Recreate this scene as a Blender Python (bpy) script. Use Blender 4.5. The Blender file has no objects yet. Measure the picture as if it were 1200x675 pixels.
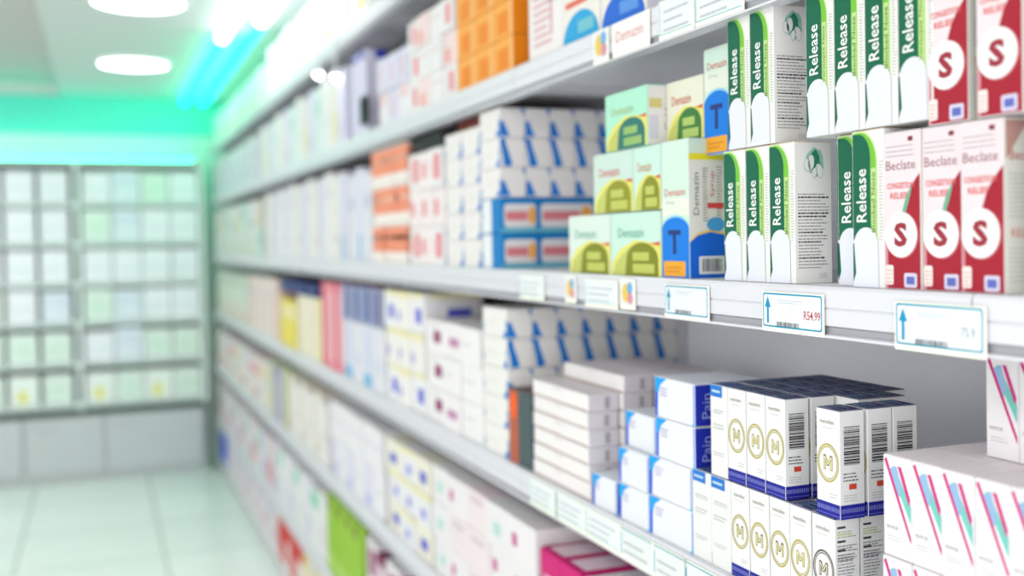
import bpy, math, random
from mathutils import Matrix, Vector
random.seed(7)
S = bpy.context.scene
C = S.collection

# ------------------------------------------------------------------ camera
HC = 1.39
F_PX = 1230.0
yaw, pitch, roll = math.atan(485 / F_PX), math.radians(1.0), math.radians(1.0)
fwd = Vector((math.sin(yaw) * math.cos(pitch), math.cos(yaw) * math.cos(pitch), -math.sin(pitch)))
rgt = Vector((math.cos(yaw), -math.sin(yaw), 0))
upv = rgt.cross(fwd)
r2 = rgt * math.cos(roll) - upv * math.sin(roll)
u2 = upv * math.cos(roll) + rgt * math.sin(roll)
cd = bpy.data.cameras.new('camera')
cam = bpy.data.objects.new('camera', cd); C.objects.link(cam)
M = Matrix((r2, u2, -fwd)).transposed().to_4x4(); M.translation = (0, 0, HC)
cam.matrix_world = M
cd.sensor_width = 36; cd.lens = F_PX / 1200 * 36
cd.shift_x = -0.0003; cd.shift_y = -0.0279
cd.clip_start = 0.05
cd.dof.use_dof = True; cd.dof.focus_distance = 1.09; cd.dof.aperture_fstop = 2.3
S.camera = cam

# ------------------------------------------------------------------ world, exposure
S.view_settings.view_transform = 'Standard'; S.view_settings.look = 'None'
S.view_settings.gamma = 1; S.view_settings.use_curve_mapping = False
S.view_settings.exposure = -0.40
w = bpy.data.worlds.new('world'); S.world = w; w.use_nodes = True
w.node_tree.nodes['Background'].inputs[0].default_value = (0.95, 0.97, 1.0, 1)
w.node_tree.nodes['Background'].inputs[1].default_value = 1.35

def area(name, loc, sx, sy, power, col=(1, 1, 1), rot=(0, 0, 0), shape='RECTANGLE'):
    l = bpy.data.lights.new(name, 'AREA'); l.shape = shape; l.size = sx; l.size_y = sy
    l.energy = power; l.color = col
    o = bpy.data.objects.new(name, l); C.objects.link(o); o.location = loc; o.rotation_euler = rot
    return o
CEIL = 2.335
# added soft fill lights under the ceiling over the aisle, out of view
area('added_aisle_fill', (-0.9, 0.3, 2.33), 0.6, 2.4, 26)
area('added_aisle_fill', (-0.9, 3.4, 2.33), 0.6, 2.4, 16)
area('added_aisle_fill', (-1.5, 5.6, 2.33), 0.5, 1.2, 30)
# added unseen side light across the aisle, fills the shelf gaps
area('added_side_fill', (-2.7, 1.6, 1.25), 2.0, 5.2, 46, (1.0, 0.985, 0.97), (0, math.radians(-90), 0))

area('added_rear_fill', (-0.9, -1.15, 1.45), 2.8, 1.7, 50, (1, 0.99, 0.98), (math.radians(90), 0, math.radians(-14)))  # added unseen light behind the camera, brightens the near carton ends
# ------------------------------------------------------------------ materials
def lin(c):
    return tuple((x / 255 / 12.92 if x / 255 <= 0.04045 else ((x / 255 + 0.055) / 1.055) ** 2.4) for x in c)
_m = {}
def mat(col, rough=0.6, emit=0.0, metal=0.0, grain=0.0):
    key = (tuple(col), rough, emit, metal, grain)
    if key in _m: return _m[key]
    m = bpy.data.materials.new('material'); m.use_nodes = True
    nt = m.node_tree; b = nt.nodes['Principled BSDF']
    c = (*lin(col), 1)
    b.inputs['Base Color'].default_value = c
    b.inputs['Roughness'].default_value = rough
    b.inputs['Metallic'].default_value = metal
    b.inputs['Specular IOR Level'].default_value = 0.3
    if emit:
        b.inputs['Emission Color'].default_value = c; b.inputs['Emission Strength'].default_value = emit
    if grain:
        tc = nt.nodes.new('ShaderNodeTexCoord'); n = nt.nodes.new('ShaderNodeTexNoise')
        n.inputs['Scale'].default_value = 9; n.inputs['Detail'].default_value = 5
        mr = nt.nodes.new('ShaderNodeMapRange')
        mr.inputs['To Min'].default_value = 1 - grain; mr.inputs['To Max'].default_value = 1.0
        mx = nt.nodes.new('ShaderNodeMix'); mx.data_type = 'RGBA'; mx.blend_type = 'MULTIPLY'
        mx.inputs[0].default_value = 1
        nt.links.new(tc.outputs['Object'], n.inputs['Vector'])
        nt.links.new(n.outputs['Fac'], mr.inputs['Value'])
        mx.inputs[6].default_value = c
        nt.links.new(mr.outputs['Result'], mx.inputs[7])
        nt.links.new(mx.outputs[2], b.inputs['Base Color'])
    _m[key] = m
    return m

# ------------------------------------------------------------------ mesh builder
class MB:
    def __init__(s): s.v = []; s.f = []; s.mi = []; s.ms = []
    def m(s, mt):
        if mt not in s.ms: s.ms.append(mt)
        return s.ms.index(mt)
    def poly(s, pts, mt):
        k = len(s.v); s.v += [tuple(p) for p in pts]; s.f.append(tuple(range(k, k + len(pts)))); s.mi.append(s.m(mt))
    def faces(s, pts, fs, mt):
        k = len(s.v); s.v += [tuple(p) for p in pts]; i = s.m(mt)
        for f in fs: s.f.append(tuple(k + q for q in f)); s.mi.append(i)
    def box(s, x0, y0, z0, x1, y1, z1, mt, c=0.0):
        """box with chamfered edges"""
        if c <= 0:
            p = [(x, y, z) for x in (x0, x1) for y in (y0, y1) for z in (z0, z1)]
            s.faces(p, [(0, 1, 3, 2), (4, 6, 7, 5), (0, 4, 5, 1), (2, 3, 7, 6), (0, 2, 6, 4), (1, 5, 7, 3)], mt); return
        P = []; idx = {}
        X = (x0, x1); Y = (y0, y1); Z = (z0, z1)
        for i in (0, 1):
            for j in (0, 1):
                for k in (0, 1):
                    sx, sy, sz = (1, -1)[i] * c, (1, -1)[j] * c, (1, -1)[k] * c
                    for ax, q in enumerate(((X[i], Y[j] + sy, Z[k] + sz), (X[i] + sx, Y[j], Z[k] + sz), (X[i] + sx, Y[j] + sy, Z[k]))):
                        idx[(i, j, k, ax)] = len(P); P.append(q)
        g = lambda i, j, k, a: idx[(i, j, k, a)]
        Fs = []
        for i in (0, 1):
            Fs.append((g(i, 0, 0, 0), g(i, 1, 0, 0), g(i, 1, 1, 0), g(i, 0, 1, 0)))
            Fs.append((g(0, i, 0, 1), g(1, i, 0, 1), g(1, i, 1, 1), g(0, i, 1, 1)))
            Fs.append((g(0, 0, i, 2), g(1, 0, i, 2), g(1, 1, i, 2), g(0, 1, i, 2)))
            for j in (0, 1):
                Fs.append((g(i, j, 0, 0), g(i, j, 1, 0), g(i, j, 1, 1), g(i, j, 0, 1)))
                Fs.append((g(i, 0, j, 0), g(i, 1, j, 0), g(i, 1, j, 2), g(i, 0, j, 2)))
                Fs.append((g(0, i, j, 1), g(1, i, j, 1), g(1, i, j, 2), g(0, i, j, 2)))
                for k in (0, 1): Fs.append((g(i, j, k, 0), g(i, j, k, 1), g(i, j, k, 2)))
        s.faces(P, Fs, mt)
    def cyl(s, x, y, z0, z1, r0, r1, mt, n=28):
        a = [(x + r0 * math.cos(6.28318 * i / n), y + r0 * math.sin(6.28318 * i / n), z0) for i in range(n)]
        b = [(x + r1 * math.cos(6.28318 * i / n), y + r1 * math.sin(6.28318 * i / n), z1) for i in range(n)]
        s.faces(a + b, [(i, (i + 1) % n, n + (i + 1) % n, n + i) for i in range(n)] + [tuple(range(n)), tuple(range(n, 2 * n))], mt)
    def build(s, name, parent=None):
        me = bpy.data.meshes.new(name); me.from_pydata(s.v, [], s.f)
        for m_ in s.ms: me.materials.append(m_)
        me.polygons.foreach_set('material_index', s.mi)
        me.update()
        import bmesh
        bm = bmesh.new(); bm.from_mesh(me); bmesh.ops.recalc_face_normals(bm, faces=bm.faces[:]); bm.to_mesh(me); bm.free()
        o = bpy.data.objects.new(name, me); C.objects.link(o)
        if parent: o.parent = parent
        return o

def tag(o, label, cat, group=None):
    o['label'] = label; o['category'] = cat
    if group: o['group'] = group
    return o
def struct(mb, name, label=None):
    o = mb.build(name); o['kind'] = 'structure'
    if label: o['label'] = label
    return o

_txt = {}
def text2d(t, bold=0.0):
    """outline of a word as flat polygons, width and height normalised to 1"""
    if (t, bold) in _txt: return _txt[(t, bold)]
    cu = bpy.data.curves.new('lettering', 'FONT'); cu.body = t; cu.resolution_u = 2; cu.offset = bold
    ob = bpy.data.objects.new('lettering', cu); C.objects.link(ob)
    dg = bpy.context.evaluated_depsgraph_get(); me = ob.evaluated_get(dg).to_mesh()
    V = [(v.co.x, v.co.y) for v in me.vertices]; Fc = [tuple(p.vertices) for p in me.polygons]
    ob.evaluated_get(dg).to_mesh_clear()
    bpy.data.objects.remove(ob); bpy.data.curves.remove(cu)
    x0 = min(v[0] for v in V); x1 = max(v[0] for v in V); y0 = min(v[1] for v in V); y1 = max(v[1] for v in V)
    V = [((x - x0) / (x1 - x0), (y - y0) / (y1 - y0)) for x, y in V]
    _txt[(t, bold)] = (V, Fc); return V, Fc

def clip(pts, x0, y0, x1, y1):
    for ax, lim, sg in ((0, x0, 1), (0, x1, -1), (1, y0, 1), (1, y1, -1)):
        out = []
        for i in range(len(pts)):
            p, q = pts[i - 1], pts[i]
            pi, qi = sg * (p[ax] - lim) >= 0, sg * (q[ax] - lim) >= 0
            if pi != qi:
                t = (lim - p[ax]) / (q[ax] - p[ax]); out.append((p[0] + t * (q[0] - p[0]), p[1] + t * (q[1] - p[1])))
            if qi: out.append(q)
        pts = out
        if len(pts) < 3: return []
    return pts

K = 0.78          # cardboard and print reflect less than pure paper white
def tone(c):
    if K == 1: return tuple(c)
    return tuple(round(255 * ((max(v / 255, 1e-4) ** 2.2 * K) ** (1 / 2.2))) for v in c)
class Face:
    """printing on one face of a carton; a, b in millimetres from its lower left corner"""
    def __init__(s, mb, o, ea, eb, n, w, h, step=0.00012):
        s.mb, s.o, s.ea, s.eb, s.n, s.w, s.h, s.st = mb, Vector(o), Vector(ea), Vector(eb), Vector(n), w, h, step
    def P(s, a, b, L): return s.o + s.ea * (a * .001) + s.eb * (b * .001) + s.n * (s.st * L)
    def poly(s, pts, col, L=1, **k):
        pts = clip(list(pts), 0.3, 0.3, s.w - .3, s.h - .3)
        if len(pts) > 2: s.mb.poly([s.P(a, b, L) for a, b in pts], mat(tone(col), **k))
    def rect(s, a0, b0, a1, b1, col, L=1): s.poly([(a0, b0), (a1, b0), (a1, b1), (a0, b1)], col, L)
    def ell(s, a, b, ra, rb, col, L=1, n=28, rot=0, t0=0, t1=6.28318):
        c, q = math.cos(rot), math.sin(rot); pts = []
        for i in range(n):
            t = t0 + (t1 - t0) * i / (n - (0 if t1 - t0 > 6.2 else 1)); x, y = ra * math.cos(t), rb * math.sin(t)
            pts.append((a + x * c - y * q, b + x * q + y * c))
        s.poly(pts, col, L)
    def ring(s, a, b, r, th, col, L=1, n=30, k=1.0):
        for i in range(n):
            t0, t1 = 6.28318 * i / n, 6.28318 * (i + 1) / n
            s.poly([(a + k * r * math.cos(t0), b + r * math.sin(t0)), (a + k * r * math.cos(t1), b + r * math.sin(t1)),
                    (a + k * (r - th) * math.cos(t1), b + (r - th) * math.sin(t1)), (a + k * (r - th) * math.cos(t0), b + (r - th) * math.sin(t0))], col, L)
    def rrect(s, a0, b0, a1, b1, r, col, L=1):
        pts = []
        for cx, cy, t in ((a1 - r, b1 - r, 0), (a0 + r, b1 - r, 1), (a0 + r, b0 + r, 2), (a1 - r, b0 + r, 3)):
            for i in range(5):
                q = (t + i / 4) * math.pi / 2; pts.append((cx + r * math.cos(q), cy + r * math.sin(q)))
        s.poly(pts, col, L)
    def text(s, t, a0, b0, w, h, col, L=3, up=False, bold=0.0):
        V, Fc = text2d(t, bold)
        if up: pts = [s.P(a0 + w * (1 - y), b0 + h * x, L) for x, y in V]
        else: pts = [s.P(a0 + w * x, b0 + h * y, L) for x, y in V]
        s.mb.faces(pts, Fc, mat(tone(col)))
    def lines(s, a0, b0, a1, b1, n, col, L=1, fill=.45, seed=1, bold=()):
        r = random.Random(seed); st = (b1 - b0) / n
        for i in range(n):
            b = b1 - (i + 1) * st; a = a0; end = a1 - r.random() * (a1 - a0) * .35
            th = st * fill * (1.35 if i in bold else 1)
            while a < end:
                ww = min(1.2 + r.random() * 4.2, end - a + .3); s.rect(a, b, a + ww, b + th, col if i not in bold else (40, 42, 46), L); a += ww + .8
    def barcode(s, a0, b0, a1, b1, col=(35, 35, 40), vertical=False, L=2, seed=3):
        r = random.Random(seed)
        if vertical:
            b = b0
            while b < b1:
                t = r.choice((.5, .8, 1.3, 1.7)); s.rect(a0, b, a1, min(b + t, b1), col, L); b += t + r.choice((.5, .7, 1.1))
        else:
            a = a0
            while a < a1:
                t = r.choice((.4, .7, 1.1)); s.rect(a, b0, min(a + t, a1), b1, col, L); a += t + r.choice((.4, .6, .9))

# carton: origin at the base centre, aisle face towards -X, near end towards -Y. sizes in metres
WHITE = (244, 243, 242)
def carton(name, w, d, h, body, front=None, end=None, top=None, flap=None, ch=0.0005, step=0.00012, far=None, rough=0.6):
    mb = MB(); hh = h - (0.0012 if flap else 0.0004)
    mb.box(-d / 2, -w / 2, 0, d / 2, w / 2, hh, mat(tone(body), rough), ch)
    W, Dm, H = w * 1000, d * 1000, hh * 1000
    if front: front(Face(mb, (-d / 2, w / 2, 0), (0, -1, 0), (0, 0, 1), (-1, 0, 0), W, H, step))
    if end: end(Face(mb, (-d / 2, -w / 2, 0), (1, 0, 0), (0, 0, 1), (0, -1, 0), Dm, H, step))
    if far: far(Face(mb, (d / 2, w / 2, 0), (-1, 0, 0), (0, 0, 1), (0, 1, 0), Dm, H, step))
    if top and not flap: top(Face(mb, (-d / 2, w / 2, hh), (0, -1, 0), (1, 0, 0), (0, 0, 1), W, Dm, step))
    if not flap: return mb.build(name)
    o = bpy.data.objects.new(name, None); o.empty_display_size = .02; C.objects.link(o)
    mb.build('carton_body', o)
    if flap:
        fb = MB()
        fb.box(-d / 2 + .0006, -w / 2 + .0006, hh + .0001, d / 2 - .0006, w / 2 - .0006, hh + .0008, mat(tone(flap), rough), .0002)
        if top: top(Face(fb, (-d / 2, w / 2, hh + .0008), (0, -1, 0), (1, 0, 0), (0, 0, 1), W, Dm, step))
        fb.build('tuck_flap', o)
    return o
_used = set()
def put(proto, y_far, w, x0, d, z, label, cat, group, yaw=0.0, dx=0.0):
    """place a carton (first use moves the prototype, later ones copy it and its parts)"""
    if proto.name in _used:
        o = proto.copy(); C.objects.link(o)
        for chd in proto.children:
            c2 = chd.copy(); C.objects.link(c2); c2.parent = o
    else:
        o = proto; _used.add(proto.name)
    o.location = (x0 + d / 2 + dx, y_far - w / 2, z); o.rotation_euler = (0, 0, yaw)
    return tag(o, label, cat, group)
ORD = ['first', 'second', 'third', 'fourth', 'fifth', 'sixth', 'seventh', 'eighth', 'ninth', 'tenth', 'eleventh', 'twelfth', 'thirteenth',
       'fourteenth', 'fifteenth', 'sixteenth']
def rname(i, n):
    if n == 1: return ''
    if n == 2: return ('bottom', 'top')[i]
    if n == 3: return ('bottom', 'middle', 'top')[i]
    return 'bottom' if i == 0 else 'top' if i == n - 1 else ORD[i] + ' lowest'
rj = lambda a: random.uniform(-a, a)

# ------------------------------------------------------------------ room
D = 0.664                      # front of the shelf rails
XB = 1.045                     # back panel of the shelving
YW = 7.06                      # wall behind the cross shelving
wallm = mat((232, 234, 232), .6, grain=.04)
m = MB(); m.box(XB + .04, -1.2, 0, XB + .16, YW + .1, 2.6, wallm); struct(m, 'wall_right')
m = MB(); m.box(-2.9, YW, 0, XB + .04, YW + .12, 2.6, mat((236, 240, 238), .5, grain=.03)); struct(m, 'wall_back')
m = MB(); m.box(-2.9, -1.2, 0, -2.78, YW, 2.6, wallm); struct(m, 'wall_left')
m = MB(); m.box(-2.9, YW - .012, 2.1, XB + .04, YW - .0005, CEIL - .0005, mat((112, 238, 222), .5)); struct(m, 'painted_glow_band')  # teal LED glow painted into the colour of this wall band
# tiled floor (procedural)
def floor_mat():
    mt = bpy.data.materials.new('floor_tiles'); mt.use_nodes = True; nt = mt.node_tree; b = nt.nodes['Principled BSDF']
    tc = nt.nodes.new('ShaderNodeTexCoord'); mp = nt.nodes.new('ShaderNodeMapping')
    mp.inputs['Location'].default_value = (.37, .0, 0)
    br = nt.nodes.new('ShaderNodeTexBrick'); br.offset = 0; br.inputs['Scale'].default_value = 1
    br.inputs['Brick Width'].default_value = .62; br.inputs['Row Height'].default_value = .62
    br.inputs['Mortar Size'].default_value = .006
    br.inputs['Color1'].default_value = (*lin((228, 234, 231)), 1); br.inputs['Color2'].default_value = (*lin((238, 240, 238)), 1)
    br.inputs['Mortar'].default_value = (*lin((178, 184, 182)), 1)
    nt.links.new(tc.outputs['Object'], mp.inputs[0]); nt.links.new(mp.outputs[0], br.inputs['Vector'])
    nt.links.new(br.outputs['Color'], b.inputs['Base Color']); b.inputs['Roughness'].default_value = .22
    return mt
m = MB(); m.box(-2.9, -1.2, -.1, XB + .16, YW + .1, 0, floor_mat()); struct(m, 'floor')
m = MB(); m.box(-2.9, -1.2, CEIL + .07, XB + .16, YW + .1, CEIL + .2, mat((206, 204, 200), .7, grain=.03)); struct(m, 'ceiling')
m = MB(); m.box(-.2, -1.2, CEIL, XB + .04, YW, CEIL + .07, mat((214, 220, 217), .6)); o = struct(m, 'trim_1')

# recessed round lamps in the ceiling
def lamp(x, y, label):
    z = CEIL if x > -.2 else CEIL + .07
    m = MB(); n = 36
    ring = []
    for r, zz in ((.185, z - .001), (.185, z - .012), (.165, z - .014), (.165, z - .004)):
        ring.append([(x + r * math.cos(6.28318 * i / n), y + r * math.sin(6.28318 * i / n), zz) for i in range(n)])
    for a, b in zip(ring, ring[1:]):
        m.faces(a + b, [(i, (i + 1) % n, n + (i + 1) % n, n + i) for i in range(n)], mat((235, 235, 235), .4))
    o = bpy.data.objects.new('ceiling_lamp', None); C.objects.link(o); m.build('trim_ring', o); tag(o, label, 'ceiling lamp', 'round ceiling lamps')
    g = MB(); g.cyl(x, y, z - .010, z - .003, .165, .165, mat((255, 255, 252), .5, emit=9.0), n); g.build('diffuser', o)
lamp(.19, 5.70, 'round recessed white ceiling lamp glowing at the far end of the aisle')
lamp(.165, 4.26, 'round recessed ceiling lamp cut by the top edge of the picture')
lamp(.165, 2.8, 'round recessed ceiling lamp nearest to the viewer, above the aisle')

# LED tubes where the ceiling meets the shelving
TEAL = (20, 255, 212)
def tube(x, y0, y1, col, e, label, r=.024):
    m = MB(); n = 12; zc = CEIL - .034
    a = [(x + r * math.cos(6.28318 * i / n), y0, zc + r * math.sin(6.28318 * i / n)) for i in range(n)]
    b = [(p[0], y1, p[2]) for p in a]
    m.faces(a + b, [(i, (i + 1) % n, n + (i + 1) % n, n + i) for i in range(n)] + [tuple(range(n)), tuple(range(n, 2 * n))], mat(col, .4, emit=e))
    h = MB(); h.box(x - .02, y0 - .02, CEIL - .012, x + .02, y1 + .02, CEIL - .0005, mat((225, 235, 232), .4), .002)
    o = bpy.data.objects.new('strip_light', None); C.objects.link(o); h.build('housing', o); tag(o, label, 'strip light', 'strip lights above the shelving')
    m.build('light_tube', o)
tube(.525, 3.1, 4.75, (235, 255, 252), 8, 'white strip light on the ceiling, outer one nearer the viewer')
tube(.525, 4.85, 6.9, (20, 255, 190), 8, 'teal strip light on the ceiling, outer one at the far end')
tube(.635, 2.9, 4.35, (235, 255, 252), 8, 'white strip light on the ceiling close above the shelf front')
tube(.635, 4.45, 6.9, (20, 255, 190), 8, 'teal strip light along the ceiling corner above the shelf front')

# ------------------------------------------------------------------ shelving on the right
metal = mat((226, 227, 230), .35, grain=.03)
under = mat((214, 214, 220), .4)
m = MB(); m.box(XB, -.6, .1, XB + .03, 6.72, 2.285, mat((244, 244, 250), .45, grain=.03))
back_panel = m.build('shelving_back_panel'); tag(back_panel, 'long pale grey steel back panel behind the shelves on the right', 'shelf panel')
for k, y in enumerate((-.30, .70, 1.76, 2.76, 3.76, 4.76, 5.76, 6.68)):
    m = MB(); m.box(XB - .03, y - .018, .1, XB - .0005, y + .018, 2.28, mat((206, 207, 212), .4), .002)
    for z in [i * .05 + .2 for i in range(41)]:
        m.box(XB - .0306, y - .009, z, XB - .03, y - .005, z + .03, mat((70, 70, 74), .6)); m.box(XB - .0306, y + .005, z, XB - .03, y + .009, z + .03, mat((70, 70, 74), .6))
    tag(m.build('shelf_upright'), ['slotted steel upright at the near end of the back panel', 'slotted steel upright behind the white cartons with pink stripes',
        'slotted steel upright seen bare between the cartons, in front of the back panel'][min(k, 2)] if k < 3 else
        'slotted steel upright behind the cartons, %s of the blurred bays counted from the viewer' % ORD[k - 3], 'shelf upright', 'slotted uprights of the shelving')
SH = {'Z': (2.0, 'top shelf'), 'A': (1.685, 'second shelf from top'), 'B': (1.34, 'eye-level shelf'), 'C': (1.0, 'shelf below eye level'),
      'D': (.67, 'knee-level shelf'), 'E': (.34, 'second-lowest shelf')}
def rail_profile():
    return [(.02, 0), (.001, 0), (-.0015, -.003), (-.0015, -.020), (0, -.0215), (-.0015, -.023), (-.0015, -.038), (.003, -.040), (.003, -.046), (-.003, -.0475),
            (-.003, -.050), (.02, -.050)]
bays = [(-.34, .658), (.66, 1.658), (1.66, 2.658), (2.66, 3.658), (3.66, 4.658), (4.66, 5.658), (5.66, 6.70)]
bnames = ['nearest bay past the right edge', 'near bay, in focus', 'second bay', 'third bay', 'fourth bay', 'fifth bay', 'last bay by the cross wall']
for key, (z, nm) in SH.items():
    for bi, (y0, y1) in enumerate(bays):
        m = MB()
        m.box(D + .0205, y0, z - .028, XB - .031, y1, z, metal, .001)
        m.box(D + .0205, y0 + .002, z - .0285, XB - .031, y1 - .002, z - .028, under)
        o = m.build('shelf_board'); tag(o, 'white steel board of the %s, %s' % (nm, bnames[bi]), 'shelf', 'boards of the ' + nm)
        for yy in (y0 + .012, y1 - .016):      # folded cantilever bracket under the board
            q = MB()
            q.faces([(x, yy + dy, z - h) for dy in (0, .004) for x, h in ((D + .06, .0287), (XB - .032, .0287), (XB - .032, .046), (XB - .08, .046), (D + .06, .034))],
                    [(0, 1, 2, 3, 4), (5, 6, 7, 8, 9), (0, 1, 6, 5), (1, 2, 7, 6), (2, 3, 8, 7), (3, 4, 9, 8), (4, 0, 5, 9)], mat((206, 207, 212), .4))
            q.build('bracket', o)
        p = rail_profile(); n = len(p); q = MB()
        a = [(D + x, y0, z + h) for x, h in p]; b = [(D + x, y1, z + h) for x, h in p]
        q.faces(a + b, [(i, (i + 1) % n, n + (i + 1) % n, n + i) for i in range(n)] + [tuple(range(n)), tuple(range(n, 2 * n))], mat((204, 204, 210), .35))
        q.box(D + .0012, y0, z - .0462, D + .0032, y1, z - .0398, mat((150, 150, 158), .4))
        q.build('price_rail', o)
m = MB(); m.box(D + .03, -.34, .0, D + .05, 6.7, .085, mat((190, 190, 192), .5), .001); m.box(D, -.34, .085, XB - .031, 6.7, .1, metal, .002)
tag(m.build('shelving_plinth'), 'low white plinth deck at the foot of the right hand shelving', 'shelf')
m = MB(); m.box(D + .0, -.34, 2.290, XB + .03, 6.7, 2.333, mat((225, 228, 228), .4), .003)
tag(m.build('shelving_canopy'), 'white canopy board closing the right hand shelving under the ceiling', 'shelf')

# ------------------------------------------------------------------ price labels on the rails
CY = (20, 150, 185)
def price_label(y0, y1, z0, z1, kind, label):
    w = (y0 - y1); h = (z1 - z0)
    o = bpy.data.objects.new('price_label', None); o.empty_display_size = .02; C.objects.link(o)
    hb = MB(); hb.box(-.0004, -w / 2 - .002, -.0045, .0002, w / 2 + .002, h + .001, mat((236, 238, 220), .4)); hb.build('label_holder', o)
    mb = MB(); mb.box(-.0009, -w / 2 + .0002, 0.0002, -.0004, w / 2 - .0002, h - .0002, mat((226, 230, 232), .4))
    f = Face(mb, (-.0009, w / 2, 0), (0, -1, 0), (0, 0, 1), (-1, 0, 0), w * 1000, h * 1000, .00008)
    W, H = w * 1000, h * 1000
    if kind == 'big':
        f.rrect(0.3, .3, W - .3, H - .3, 3, CY, 1); f.rrect(2.0, 2.0, W - 2.0, H - 2.0, 2.2, (236, 242, 246), 2)
        f.poly([(7.5, 4.5), (11, 4.5), (11, 21), (14.5, 21), (9.2, 32.5), (4, 21), (7.5, 21)], (0, 150, 195), 3)
        f.barcode(24, 1.8, 62, 6.5, (60, 60, 75), L=3, seed=int(y0 * 99))
        f.lines(26, 26, 70, 31, 2, (190, 192, 200), 3, .3)
        f.rect(50, 10, 50.5, 25, (215, 218, 225), 3)
    elif kind == 'small':
        f.rect(.3, .3, W - .3, H - .3, (240, 246, 247), 1); f.rect(.5, .5, 2, H - 3, (70, 190, 205), 2); f.rect(.5, .5, W - 3, 1.6, (120, 195, 195), 2)
        f.lines(10, 4, W - 6, H - 4, 3, (190, 195, 200), 2, .3, 4)
    elif kind == 'red':
        f.rect(.3, .3, W - .3, H - .3, (248, 246, 244), 1); f.text('Demazin', 10, H * .35, W - 24, H * .36, (226, 130, 125), 2)
    elif kind == 'clear':
        f.rect(.3, .3, W - .3, H - .3, (235, 240, 240), 1); f.rect(.3, H - 2.2, W - .3, H - .6, (40, 165, 180), 2); f.rect(.5, .5, 3, H - 8, (40, 170, 205), 2)
        f.lines(10, 5, W - 8, H - 9, 2, (190, 195, 200), 2, .3, 5)
    elif kind == 'sticker':
        f.rect(.3, .3, W - .3, H - .3, (240, 240, 240), 1)
        f.ell(W * .42, H * .5, W * .28, H * .36, (240, 205, 90), 2); f.ell(W * .7, H * .7, W * .2, H * .22, (120, 180, 225), 3); f.ell(W * .72, H * .3, W * .2, H * .22, (225, 150, 170), 3)
    if kind == 'big' and .84 < y1 < .86: f.text('R54.99', 70, 11, 26, 9, (190, 40, 50), 3, bold=.01)
    elif kind == 'big' and y1 < .7: f.text('75.9', 76, 12, 15, 8, (140, 144, 156), 3)
    mb.build('label_card', o); o.location = (D - .0035, (y0 + y1) / 2, z0)
    tag(o, label, 'price label', 'price labels on the shelf rails')
price_label(.744, .644, 1.2925, 1.3295, 'big', 'white price label with blue border and arrow, rightmost on the eye-level rail')
price_label(.945, .846, 1.2945, 1.331, 'big', 'sharp price label with blue border, arrow and red price, under the green-banded cartons')
price_label(1.153, 1.054, 1.296, 1.332, 'big', 'blurred blue-bordered price label under the blue carton with letter T')
price_label(1.275, 1.235, 1.300, 1.335, 'sticker', 'small sticker with yellow, blue and pink blots under the wide olive carton')
price_label(1.455, 1.42, 1.300, 1.335, 'sticker', 'small yellow and blue sticker under the left olive carton on eye-level rail')
price_label(1.385, 1.285, 1.298, 1.332, 'small', 'pale blank price label between the two blotted stickers on eye-level rail')
price_label(1.64, 1.54, 1.298, 1.332, 'small', 'pale price label by the joint of the eye-level rail')
price_label(1.157, 1.078, 1.642, 1.684, 'small', 'white price label with thin blue edge, left of two at the upper rail end')
price_label(1.072, .975, 1.642, 1.682, 'small', 'white price label highest on the upper rail, cut by the top edge')
price_label(1.285, 1.185, 1.642, 1.682, 'red', 'white rail label with faded red word on the upper rail')
price_label(1.345, 1.30, 1.642, 1.682, 'sticker', 'small multicoloured sticker on the upper rail below the light blue carton')
for i, (a, b, k) in enumerate([(1.193, 1.115, 'clear'), (1.113, 1.02, 'clear'), (1.285, 1.197, 'clear'), (1.394, 1.29, 'small'), (1.50, 1.40, 'small'), (1.61, 1.51, 'small')]):
    price_label(a, b, .958, .996, k, 'clear-fronted price label on the rail below eye level, %s from the right' % ['second', 'first', 'third', 'fourth', 'fifth', 'sixth'][i])

# ------------------------------------------------------------------ carton designs
XF = D + .0095
# --- green banded cartons
GD, GL = (0, 100, 70), (120, 196, 62)
def rel_front(sub):
    def f(F):
        arc = lambda a0, a1, b0, b1, n=10: [(a0 + (a1 - a0) * math.sin(i / n * math.pi / 2), b1 - (b1 - b0) * (1 - math.cos(i / n * math.pi / 2))) for i in range(n + 1)]
        F.poly([(1.5, 6)] + [(1.5, 147)] + arc(12, 35, 118, 148) + [(35, 30)], (214, 240, 170), 1)
        F.poly([(1.5, 6)] + [(1.5, 146)] + arc(11, 33.5, 117, 146.5) + [(33.5, 30)], GL, 2)
        F.rect(26.6, 44, 33, 112, (196, 226, 150), 3)
        F.poly([(1.5, 4)] + [(1.5, 145)] + arc(9, 25.5, 122, 145) + [(25.5, 30), (6, 4)], GD, 4)
        F.poly([(1.0, 0.5), (1.5, 45)] + [(19 - 16.5 * math.cos(t / 12 * math.pi), 41 + 16 * math.sin(t / 12 * math.pi)) for t in range(1, 12)] +
               [(35.5, 41), (36, .5)], (232, 234, 246), 6)
        F.poly([(1.2, 42), (2.6, 42), (5.0, 14), (1.2, 5)], GD, 7)
        F.text('Release', 6.5, 62, 14, 50, (246, 250, 246), 7, up=True, bold=.012)
        F.text(sub, 27.4, 52, 4.6, 56, (92, 136, 56), 7, up=True)
        F.lines(37, 45, 42.5, 120, 26, (176, 170, 160), 1, .3, 4)
    return f
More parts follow.
